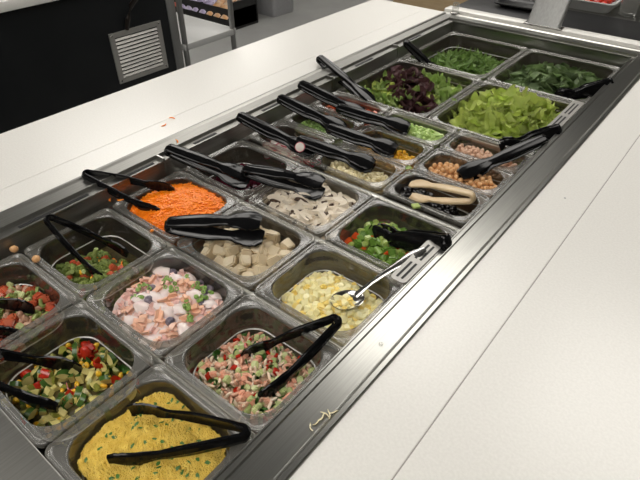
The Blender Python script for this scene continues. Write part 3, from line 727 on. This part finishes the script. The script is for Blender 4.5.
pile('arugula', [(1, 'arugula_leaf', [leaf('arugula_leaf', 'arugula', R(.045, .07), R(.007, .010), 'arugula', i+60) for i in range(6)], 'slender green arugula leaf', 'arugula', 'arugula leaves')],
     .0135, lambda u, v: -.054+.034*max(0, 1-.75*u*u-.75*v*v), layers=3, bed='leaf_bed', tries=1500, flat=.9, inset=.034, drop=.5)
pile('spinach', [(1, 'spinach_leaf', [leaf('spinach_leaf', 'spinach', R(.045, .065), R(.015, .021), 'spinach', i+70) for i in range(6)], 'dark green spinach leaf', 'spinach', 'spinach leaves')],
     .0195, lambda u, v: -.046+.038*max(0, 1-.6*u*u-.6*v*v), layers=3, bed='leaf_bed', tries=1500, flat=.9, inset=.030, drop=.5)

# ---------------------------------------------------------------- tongs
def lerp_tab(tab, s):
    for (a, x), (b, y) in zip(tab, tab[1:]):
        if s <= b:
            k = (s-a)/(b-a); k = k*k*(3-2*k); return x+(y-x)*k
    return tab[-1][1]
UP = Vector((0, 0, 1))
WID = [(0, .0070), (.12, .0078), (.40, .0084), (.56, .0066), (.63, .0060), (.74, .0098), (.86, .0120), (.95, .0114), (1., .0074)]
def channel(hw, ht):
    """section of a moulded arm: domed outside with a fine centre rib, hollow inside"""
    l = [(-hw, -ht*.5), (-hw*.96, -ht), (-hw*.7, -ht*.55), (0, -ht*.35), (hw*.7, -ht*.55), (hw*.96, -ht), (hw, -ht*.5)]
    for k in range(1, 12):
        a = k/12*PI; x = hw*math.cos(a); l.append((x, ht*(-.5+1.35*math.sin(a)**.6)+(ht*.22 if k == 6 else 0)))
    return l
def sweep(bm, fr):
    """fr: (centre, width dir, thickness dir (outwards), half width, half thickness)"""
    loft(bm, [[c+u*a+v*b for a, b in channel(hw, ht)] for c, u, v, hw, ht in fr], True, True)
def tongs(label, B, T1, T2, e2=None, m='black_plastic', ws=1.12, fat=1.35, name='serving_tongs', rb=.0075, tilt=None, spread=None):
    B, T1, T2 = Vector(B), Vector(T1), Vector(T2); mid = (T1+T2)/2
    e1 = (mid-B).normalized(); L = ((T1-B).length+(T2-B).length)/2
    if e2 is None: e2 = T1-T2
    if tilt is not None:
        a = math.radians(tilt); hp = UP.cross(e1).normalized(); e2 = UP*math.cos(a)+hp*math.sin(a)
    e2 = Vector(e2); e2 = (e2-e1*e2.dot(e1)).normalized(); e3 = e1.cross(e2)
    half = spread or max(abs((T1-T2).dot(e2))/2, .0046)
    t = thing(name, label, 'tongs', B)
    def fr(s, sg):
        # position along an arm, s in 0..1
        x = rb+s*(L-rb); off = rb+(half-rb)*s+.004*math.sin(PI*s)*(1 if half > .012 else .4)
        return e1*x+e2*(sg*off)
    for sg in (1, -1):
        N = 30; frames = []
        for k in range(N+1):
            s = k/N; p = fr(s, sg); d = (fr(min(1, s+.01), sg)-fr(max(0, s-.01), sg)).normalized()
            v = e3.cross(d).normalized()*(1 if e3.cross(d).dot(e2)*sg > 0 else -1)
            hw = lerp_tab(WID, s)*ws
            if s > .72: hw += .0007*math.sin(s*90)*ws
            ht = (.0022 if s < .55 else .0019)*fat
            if s > .66: p = p+v*(.0022*math.sin((s-.66)/.34*PI))
            frames.append((p, e3, v, hw, ht))
        k0 = int(N*.60)
        bm = bmesh.new(); sweep(bm, frames[:k0+1]); arm = obj('arm', bm, m, t, ang=.5)
        bm = bmesh.new(); sweep(bm, frames[k0:]); grip = obj('grip', bm, m, arm, ang=.5)
    bm = bmesh.new(); frames = []
    for k in range(13):
        a = PI/2+PI*k/12; d = e1*math.cos(a)+e2*math.sin(a)
        frames.append((e1*rb+d*rb, e3, d, WID[0][1]*ws, .0024*fat))
    sweep(bm, frames); obj('spring_bend', bm, m, t, ang=.5)
    return t
def tg(label, b, t1, t2, **k): return tongs(label, at(*b), at(*t1), at(*t2), **k)
tg('open black tongs lying on the yellow couscous', (248, 433, .883), (132, 410, .863), (113, 461, .862))
tg('open black tongs standing in the crab salad, bend leaning on the pan corner', (339, 319, .893), (244, 357, .838), (266, 395, .838))
tg('open black tongs reaching from the left picture edge into the zucchini and corn salad', (-62, 350, .888), (86, 371, .843), (49, 406, .846), ws=1.3)
tg('black tongs at the left picture edge lying on the tomato and bean salad', (-92, 300, .888), (42, 310, .853), (8, 333, .853), ws=1.3)
tg('open black tongs hooked on the left rail over the broccoli pan', (47, 218, .902), (130, 256, .833), (98, 276, .833))
tg('open black tongs with tips buried in the orange shredded carrot', (84, 174, .908), (174, 191, .872), (157, 212, .866))
CL = dict(ws=1.5, fat=1.7, rb=.006, spread=.0056)
SD = dict(ws=2.0, fat=1.8, rb=.008, spread=.0085)
tg('black tongs hanging from the left rail into the beet pan', (167, 149, .912), (250, 178, .874), (246, 183, .866), tilt=-8, ws=1.65, fat=1.6, rb=.007, spread=.0105)
tg('closed black tongs lying across the diced chicken, handle over the carrots', (167, 225, .886), (262, 226, .890), (262, 234, .890), tilt=-8, ws=1.75, fat=1.6, rb=.009, spread=.0180)
tg('black tongs lying on the sliced mushrooms, handle over the beet pan', (244, 170, .893), (324, 186, .885), (322, 191, .885), tilt=-8, ws=1.7, fat=1.6, rb=.007, spread=.0130)
tg('black tongs in the diced peppers with handle on the right steel flange', (448, 243, .905), (372, 236, .826), (372, 238, .826), tilt=75, **SD)
tg('black tongs hanging from the left rail into the radish pan', (239, 116, .910), (315, 152, .866), (314, 156, .866), tilt=-15, **CL)
tg('black tongs lying on the crumbled cheese beside a loose radish slice', (298, 140, .895), (374, 165, .876), (373, 168, .876), tilt=-20, **CL)
tg('black tongs hanging from the left rail into the green onion pan', (279, 98, .912), (345, 129, .866), (344, 132, .866), tilt=-15, **CL)
tg('black tongs lying on the corn kernels in the middle of the bar', (328, 128, .895), (397, 150, .874), (395, 153, .874), tilt=-20, **CL)
tg('black tongs hanging from the left rail into the diced tomato pan', (300, 84, .914), (365, 115, .868), (364, 118, .868), tilt=-15, **CL)
tg('black tongs lying on the pale green celery cubes', (338, 108, .895), (410, 128, .876), (408, 131, .876), tilt=-20, **CL)
tg('black tongs standing in the mixed baby leaves, handle on the left rail', (319, 58, .918), (374, 103, .858), (370, 106, .854), tilt=0, ws=1.5, fat=1.7, rb=.007, spread=.009)
tg('black tongs standing in the far arugula pan, handle leaning on the left rail', (405, 42, .922), (440, 74, .832), (438, 76, .832), tilt=-10, **CL)
tg('black tongs lying in the dark spinach at the far right', (612, 83, .898), (556, 99, .846), (556, 101, .846), tilt=75, **SD)
tg('black tongs lying in the bright green romaine', (560, 130, .900), (500, 150, .850), (500, 152, .850), tilt=75, **SD)
tg('black tongs leaning across the flange into the chickpeas', (545, 139, .902), (459, 175, .862), (460, 178, .862), tilt=15, **CL)
tg('beige plastic tongs resting on the black olive pan', (474, 198, .888), (412, 188, .872), (409, 192, .872), tilt=-4, m='beige_plastic', ws=1.3, fat=1.4, rb=.009, spread=.013)

# steel spoon in the egg pan
a, b = at(425, 249, .905), at(346, 302, .842)
t = thing('serving_spoon', 'shiny steel serving spoon resting in the diced egg, handle on the right rail', 'spoon', b)
d = (a-b); L = d.length; e1 = d.normalized(); e2 = UP.cross(e1).normalized(); e3 = e1.cross(e2)
bm = bmesh.new(); lp = []
for k in range(15):
    s = k/14; w = lerp_tab([(0, .0060), (.2, .0044), (.55, .0056), (.85, .0100), (1, .0055)], s); h = .0018
    c = e1*(L*(.12+.88*s))+e3*(.006*math.sin(PI*s))
    lp.append([c+e2*(w*math.cos(q*PI/5))+e3*(h*math.sin(q*PI/5)) for q in range(10)])
loft(bm, lp, True, True); obj('handle', bm, 'polished_steel', t)
bm = bmesh.new(); n = 24
be1 = Vector((e1.x, e1.y, 0)).normalized()
def bl(f, z, off=0): return [be1*(.027*f*math.cos(2*PI*k/n)*(1+.1*math.cos(2*PI*k/n)))+e2*(.0205*f*math.sin(2*PI*k/n))+Vector((0, 0, z)) for k in range(n)]
loft(bm, [bl(.05, -.0055), bl(.35, -.0048), bl(.7, -.002), bl(.95, .003), bl(1., .0045), bl(.97, .0048), bl(.93, .0035), bl(.68, -.001), bl(.35, -.0035), bl(.05, -.0042)], True, True)
obj('bowl', bm, 'polished_steel', t)

# slotted clips on the right step
def clip(label, p0, p1, z):
    a, b = at(*p0, z), at(*p1, z); y0, y1 = min(a.y, b.y), max(a.y, b.y); xc = WR-.0140
    t = thing('slotted_vent', label, 'vent', (xc, (y0+y1)/2, z)); L = (y1-y0)/2
    bm = bmesh.new(); loft(bm, [[(x, y, zz) for x, y in rr(.0125, L, .007, 5)] for zz in (-.002, .001)], True, True); obj('plate', bm, 'grille_steel', t)
    for x in (-.0045, .0035):
        for q in (-.5, .42):
            bm = bmesh.new(); box(bm, x-.0017, x+.0017, L*(q-.36), L*(q+.36), .0004, .0016); obj('slot', bm, 'slot_black', t, smooth=False)
clip('slotted steel vent plate on the right rail beside the diced egg pan', (403, 284), (443, 246), TOP-.0005)
clip('slotted steel vent plate on the right rail between romaine and spinach', (553, 130), (584, 103), TOP-.0005)

# ---------------------------------------------------------------- loose bits
def loose(name, me, p, label, cat, rot=(0, 0, 0), group=None):
    o = bpy.data.objects.new(name, me); C.objects.link(o); o.location = p; o.rotation_euler = rot; return tag(o, label, cat, group)
cp = chickpea_mesh(r=.0066)
loose('chickpea', cp[0], at(14, 249, RIM+.006), 'loose chickpea on the left ledge, the left one of two', 'chickpea', (0, 0, 1))
loose('chickpea', cp[1], at(36, 259, RIM+.006), 'loose chickpea on a pan rim, the right one of two', 'chickpea', (.4, 0, 2))
loose('pepper_square', mesh_of(hull_box(.014, .012, .004, .05, .15, 3), 'pepper_square', 'pepper_light'), at(416, 206, RIM+.003), 'small yellow-green square left on the rim between olives and peppers', 'pepper', (0, 0, .9))
loose('radish_slice', disc('radish_slice', ['radish_flesh', 'radish_skin'], .010, .0022), at(300, 147, .906), 'loose radish slice standing against the black tongs by the cheese', 'radish', (1.1, .1, .5))
for i, (px, py, z, lb) in enumerate(((172, 118, TOP+.002, 'carrot shred on the white strip, farther of two'), (164, 125, TOP+.002, 'carrot shred on the white strip, nearer of two'), (177, 141, TOP+.002, 'carrot shred on the left steel flange by the beet tongs'),
                                     (120, 200, RIM+.02, 'carrot shred on the rail below the carrot tongs'), (152, 231, RIM+.001, 'carrot bit on the rim between carrot and fruit pans'), (110, 200, RIM+.012, 'short carrot shred below the carrot tongs bend'))):
    loose('carrot_shred', shred('carrot_shred', 'carrot', .013 if i != 4 else .006, .0012 if i != 4 else .0025, 1)[0], at(px, py, z), 'loose orange ' + lb, 'carrot', (0, 0, .7+i))
sc = shred('cabbage_scrap', 'feta', .011, .0008, 3)
for i, (px, py) in enumerate(((325, 414), (317, 422), (311, 427), (334, 412))):
    loose('salad_scrap', sc[i % 3], at(px, py, TOP+.0025), 'pale salad scrap dropped on the right steel flange near the crab salad', 'scrap', (0, 0, i*1.3), 'pale scraps on the right flange')
for px, py in ((322, 417), (329, 414)):
    loose('salad_scrap', sc[1], at(px, py, TOP+.003), 'pale salad scrap dropped on the right steel flange near the crab salad', 'scrap', (0, 0, px), 'pale scraps on the right flange')
bm = bmesh.new(); ico(bm, (0, 0, 0), .007, 2, (1, .45, .9), .3, 1.4); 
loose('yogurt_drip', mesh_of(bm, 'yogurt_drip', 'yogurt'), at(137, 271, RIM-.014)+Vector((-.003, .0, 0)), 'pale drip of yogurt on the wall of the fruit salad pan', 'yogurt', (0, 0, .1))
for i, (px, py) in enumerate(((454, 100), (409, 168), (520, 83+30))):
    loose('leaf_scrap', leaf('leaf_scrap', 'celery' if i else 'green_leaf', .016, .006, 'ruffle', 90+i), at(px, py, RIM+.003), ('green leaf scrap on the rim between the mixed leaves and romaine', 'pale green scrap on the rim between corn and chickpeas', 'pale green scrap on the rim between romaine and spinach')[i], 'leaf', (.2, .1, i))
bm = bmesh.new(); ico(bm, (0, 0, 0), .003, 2, (1, 1, .5))
loose('water_drop', mesh_of(bm, 'water_drop', 'clear_acrylic'), at(381, 344, TOP+.0015), 'drop of water on the right steel flange beside the egg pan', 'water drop')
bm = bmesh.new(); ico(bm, (0, 0, 0), .002, 1, (1, 1, .4))
loose('crumb', mesh_of(bm, 'crumb', 'bin_grey'), at(565, 198, TOP+.001), 'tiny grey crumb on the white counter strip at right', 'crumb')

# ---------------------------------------------------------------- the far end
a = at(545, 30, TOP+.012)
t = thing('guard_post', 'wide brushed steel post rising from the far white ledge', 'post', (-.534, 1.772, TOP+.012))
bm = bmesh.new(); lp = []
for z, dy in ((0, 0), (.5, .27)): lp.append([(x, y+dy, z) for x, y in rr(.052, .012, .011, 5)])
loft(bm, lp, True, True); obj('post_plate', bm, 'post_steel', t, ang=.9)
bm = bmesh.new(); box(bm, -.060, .060, -.016, .016, 0, .003, bev=.001); obj('foot_plate', bm, 'polished_steel', t)
t = thing('rail_peg', 'small clear acrylic peg on the far left corner of the well', 'peg', at(455, 13, TOP+.004))
bm = bmesh.new(); loft(bm, [[(r*math.cos(2*PI*k/16), r*math.sin(2*PI*k/16), z) for k in range(16)] for r, z in ((.011, 0), (.011, .030), (.009, .033))], True, True); obj('peg_body', bm, 'clear_acrylic', t)
bm = bmesh.new(); loft(bm, [[(r*math.cos(2*PI*k/16), r*math.sin(2*PI*k/16), z) for k in range(16)] for r, z in ((.016, -.002), (.016, .002), (.013, .003))], True, True); obj('peg_base', bm, 'polished_steel', t)
# dark counter beyond
bm = bmesh.new(); box(bm, -.88, .9, 1.812, 2.06, TOP-.04, TOP-.002, bev=.003)
tag(obj('stone_counter', bm, 'dark_stone'), 'dark grey stone counter beyond the white ledge', 'counter')
bm = bmesh.new(); box(bm, -.86, .88, 1.83, 2.70, 0, TOP-.042)
tag(obj('back_cabinet', bm, 'black_laminate', smooth=False), 'dark cabinet under the dark stone counter', 'cabinet')
bm = bmesh.new(); box(bm, -.88, .9, 2.062, 2.72, TOP-.04, TOP-.004, bev=.003)
tag(obj('steel_counter', bm, 'brushed_steel'), 'steel work top behind the dark stone counter', 'counter')
def tub(label, cx, cy, hx, hy, h, m, z=TOP-.004):
    t = thing('food_bin', label, 'food bin', (cx, cy, z)); bm = bmesh.new()
    L = lambda i, zz: [(x, y, zz) for x, y in rr(hx-i, hy-i, .02, 4)]
    loft(bm, [L(.012, 0), L(0, h), L(-.006, h), L(-.006, h+.004), L(.003, h+.004), L(.006, h), L(.015, .004)], True, True); obj('bin_body', bm, m, t); return t
tub('pale grey bin of red tomatoes behind the steel post', -.565, 2.185, .145, .105, .030, 'shelf_grey')
tm = blob('cherry_tomato', 'red_pepper', .014, (1, 1, .95), .05)
for i in range(9):
    for j in range(6):
        loose('cherry_tomato', random.choice(tm), (-.565+(i-4)*.028+R(-.002, .002), 2.185+(j-2.5)*.030+R(-.002, .002), TOP+.016+R(0, .008)), 'red cherry tomato in the pale grey bin beyond the post', 'tomato', (0, 0, R(0, 6)), 'cherry tomatoes in the bin')
for i, x in enumerate((-.375, -.305)):
    t = thing('glass_jar', ('shiny glass jar beyond the dark counter, left of two', 'shiny glass jar beyond the dark counter, right of two')[i], 'jar', (x, 2.115, TOP-.004))
    bm = bmesh.new(); c = lambda r, z: [(r*math.cos(2*PI*k/20), r*math.sin(2*PI*k/20), z) for k in range(20)]
    loft(bm, [c(.022, 0), c(.028, .004), c(.029, .07), c(.022, .09), c(.021, .10)], True); obj('jar_body', bm, 'clear_acrylic', t)
    bm = bmesh.new(); loft(bm, [c(.024, .098), c(.024, .114), c(.02, .116)], True, True); obj('lid', bm, 'polished_steel', t)
t = tub('low dark tray on the stone counter left of the steel post', -.70, 1.99, .07, .05, .010, 'rack_black', TOP-.002)
# tan wooden unit beyond the left counter
t = thing('wood_cabinet', 'tan wooden cabinet on the floor beyond the far end of the left counter', 'cabinet', (-1.42, 3.42, 0))
bm = bmesh.new(); box(bm, -.55, .2, -.2, .2, .44, .90, bev=.004); obj('body', bm, 'wood_tan', t)
bm = bmesh.new(); box(bm, -.54, .19, -.19, .19, 0, .44); obj('plinth', bm, 'rack_black', t, smooth=False)

# ---------------------------------------------------------------- across the aisle
bm = bmesh.new(); box(bm, -2.75, -2.05, -1.6, 1.49, .0, TOP)
t = thing('serving_counter', 'black fronted counter across the aisle with a white top', 'counter', (-2.4, 0, 0))
part('body', bm, 'black_laminate', t, smooth=False)
bm = bmesh.new(); box(bm, -2.78, -2.03, -1.62, 1.14, TOP, TOP+.035, bev=.004); part('top_slab', bm, 'white_solid_surface', t)
bm = bmesh.new(); box(bm, -2.78, -2.03, 1.142, 1.51, TOP, TOP+.035, bev=.004); part('dark_top_slab', bm, 'black_laminate', t)
bm = bmesh.new(); box(bm, -2.75, -2.045, 1.49, 1.535, 0, TOP, bev=.003); part('corner_post', bm, 'post_steel', t)
bm = bmesh.new(); tube(bm, [(-2.045, 1.275, .735), (-2.035, 1.285, .78), (-2.015, 1.30, .83), (-1.985, 1.315, .865)], [.008, .010, .011, .011], 8); part('bracket', bm, 'bracket_brown', t)
# air grille
t = thing('wall_vent', 'square steel louvred vent on the black counter front', 'vent', (-2.05, 1.316, .632))
bm = bmesh.new()
for b in ((-.128, .128, .083, .103), (-.128, .128, -.103, -.083), (-.128, -.105, -.083, .083), (.105, .128, -.083, .083)): box(bm, 0, .006, b[0], b[1], b[2], b[3])
obj('frame', bm, 'grille_steel', t, smooth=False)
bm = bmesh.new(); box(bm, -.003, .0005, -.105, .105, -.083, .083); obj('back_plate', bm, 'slot_black', t, smooth=False)
for k in range(11):
    z = -.083+.166*(k+.5)/11; bm = bmesh.new()
    v = box(bm, .0008, .002, -.105, .105, z-.0055, z+.0030)
    for q in bm.verts:
        if q.co.z < z: q.co.x += .0055
    obj('louvre', bm, 'grille_steel', t, smooth=False)
for y in (-.117, .117):
    for z in (-.093, .093):
        bm = bmesh.new(); ico(bm, (.006, y, z), .004, 1, (.5, 1, 1)); obj('screw', bm, 'polished_steel', t)
# steel shelf unit next to it
t = thing('shelf_unit', 'steel shelf unit with a pale grey shelf beside the black counter', 'shelf', (-2.05, 1.86, 0))
for x in (0, -.62):
    for y in (0, -.30):
        bm = bmesh.new(); tube(bm, [(x, y, 0), (x, y, 1.5)], .013, 10); obj('post', bm, 'post_steel', t)
bm = bmesh.new(); box(bm, -.63, .012, -.315, .015, .575, .605, bev=.004); obj('shelf_board', bm, 'shelf_grey', t)
bm = bmesh.new(); box(bm, -.63, .012, -.315, .015, .10, .125, bev=.004); obj('shelf_board', bm, 'shelf_grey', t)
bm = bmesh.new(); box(bm, -.63, .012, -.315, .015, 1.30, 1.33, bev=.004); obj('shelf_board', bm, 'shelf_grey', t)
# snack display rack
t = thing('snack_rack', 'low black display rack of bagged snacks on the floor across the room', 'rack', (-3.93, 3.36, 0))
bm = bmesh.new(); box(bm, -.48, .40, -.15, .16, .02, .06); 
for x in (-.47, -.03, .38):
    box(bm, x, x+.02, -.15, .16, .06, .16)
box(bm, -.48, .40, -.16, -.15, .0, .17); box(bm, -.48, .40, .145, .16, 0, .40); box(bm, .38, .40, -.16, .16, 0, .22)
obj('tray', bm, 'rack_black', t, smooth=False)
for z in (.42, .75):
    bm = bmesh.new(); box(bm, -.48, .40, -.02, .16, z, z+.03); box(bm, -.48, .40, -.04, -.02, z, z+.10); obj('tier', bm, 'rack_black', t, smooth=False)
for x in (-.47, .39):
    bm = bmesh.new(); tube(bm, [(x, .15, 0), (x, .15, 1.0)], .012, 8); obj('upright', bm, 'rack_black', t)
mat('snack_purple', (.30, .24, .42), (.55, .50, .60), .3, scale=12, rnd=.3); mat('snack_red', (.42, .05, .04), (.50, .20, .12), .3, scale=12, rnd=.3); mat('snack_orange', (.60, .26, .05), (.60, .50, .40), .3, scale=12, rnd=.3)
def bag(m):
    bm = bmesh.new(); lp = []
    for k in range(9):
        s = k/8; z = s*.14-.07; th = .018*math.sin(PI*s)**.6+.001; lp.append([(a*.042, b*th, z) for a, b in ((-1, 0), (-.6, .8), (0, 1), (.6, .8), (1, 0), (.6, -.8), (0, -1), (-.6, -.8))])
    loft(bm, lp, True, True); return mesh_of(bm, 'snack_bag', m)
bags = {k: bag('snack_'+k) for k in ('red', 'purple', 'orange')}
for tier, (y0, y1, z0) in enumerate(((-.12, .11, .13), (.01, .12, .52), (.01, .12, .85))):
    for i in range(9):
        k = 'red' if i < 2 else ('purple' if i < 6 else 'orange')
        n = 4 if tier == 0 else 2
        for j in range(n):
            loose('snack_bag', bags[k], (-3.93-.41+i*.092+R(-.006, .006), 3.36+y0+(y1-y0)*j/(n-1), z0+(.03*j if tier == 0 else .008*j)), '%s snack bag on the black display rack, %s tier' % (k, ('bottom', 'middle', 'top')[tier]), 'snack bag', (-1.0, 0, R(-.15, .15)), '%s snack bags on the %s tier' % (k, ('bottom', 'middle', 'top')[tier]))
# bin
t = thing('waste_bin', 'grey rectangular waste bin standing on the floor at the top of the picture', 'bin', (-3.66, 3.86, 0))
bm = bmesh.new(); L2 = lambda h, z: [(x, y, z) for x, y in rr(.17*h, .17*h, .03, 4)]
loft(bm, [L2(.80, 0), L2(.82, .01), L2(1, .66), L2(1.05, .66), L2(1.05, .70), L2(.97, .70), L2(.96, .66), L2(.78, .02)], True, True); obj('bin_body', bm, 'bin_grey', t)
bm = bmesh.new(); loft(bm, [L2(1.07, .70), L2(1.07, .72), L2(.9, .78)], True, True); obj('bin_lid', bm, 'bin_grey', t)

# ---------------------------------------------------------------- world and view
w = bpy.data.worlds.new('world'); bpy.context.scene.world = w; w.use_nodes = True
w.node_tree.nodes['Background'].inputs[0].default_value = (.5, .5, .48, 1); w.node_tree.nodes['Background'].inputs[1].default_value = .3
s = bpy.context.scene
s.view_settings.view_transform = 'Standard'; s.view_settings.look = 'None'; s.view_settings.gamma = 1; s.view_settings.use_curve_mapping = False
s.view_settings.exposure = .07
s.cycles.transparent_max_bounces = 16; s.cycles.max_bounces = 8; s.cycles.use_denoising = True
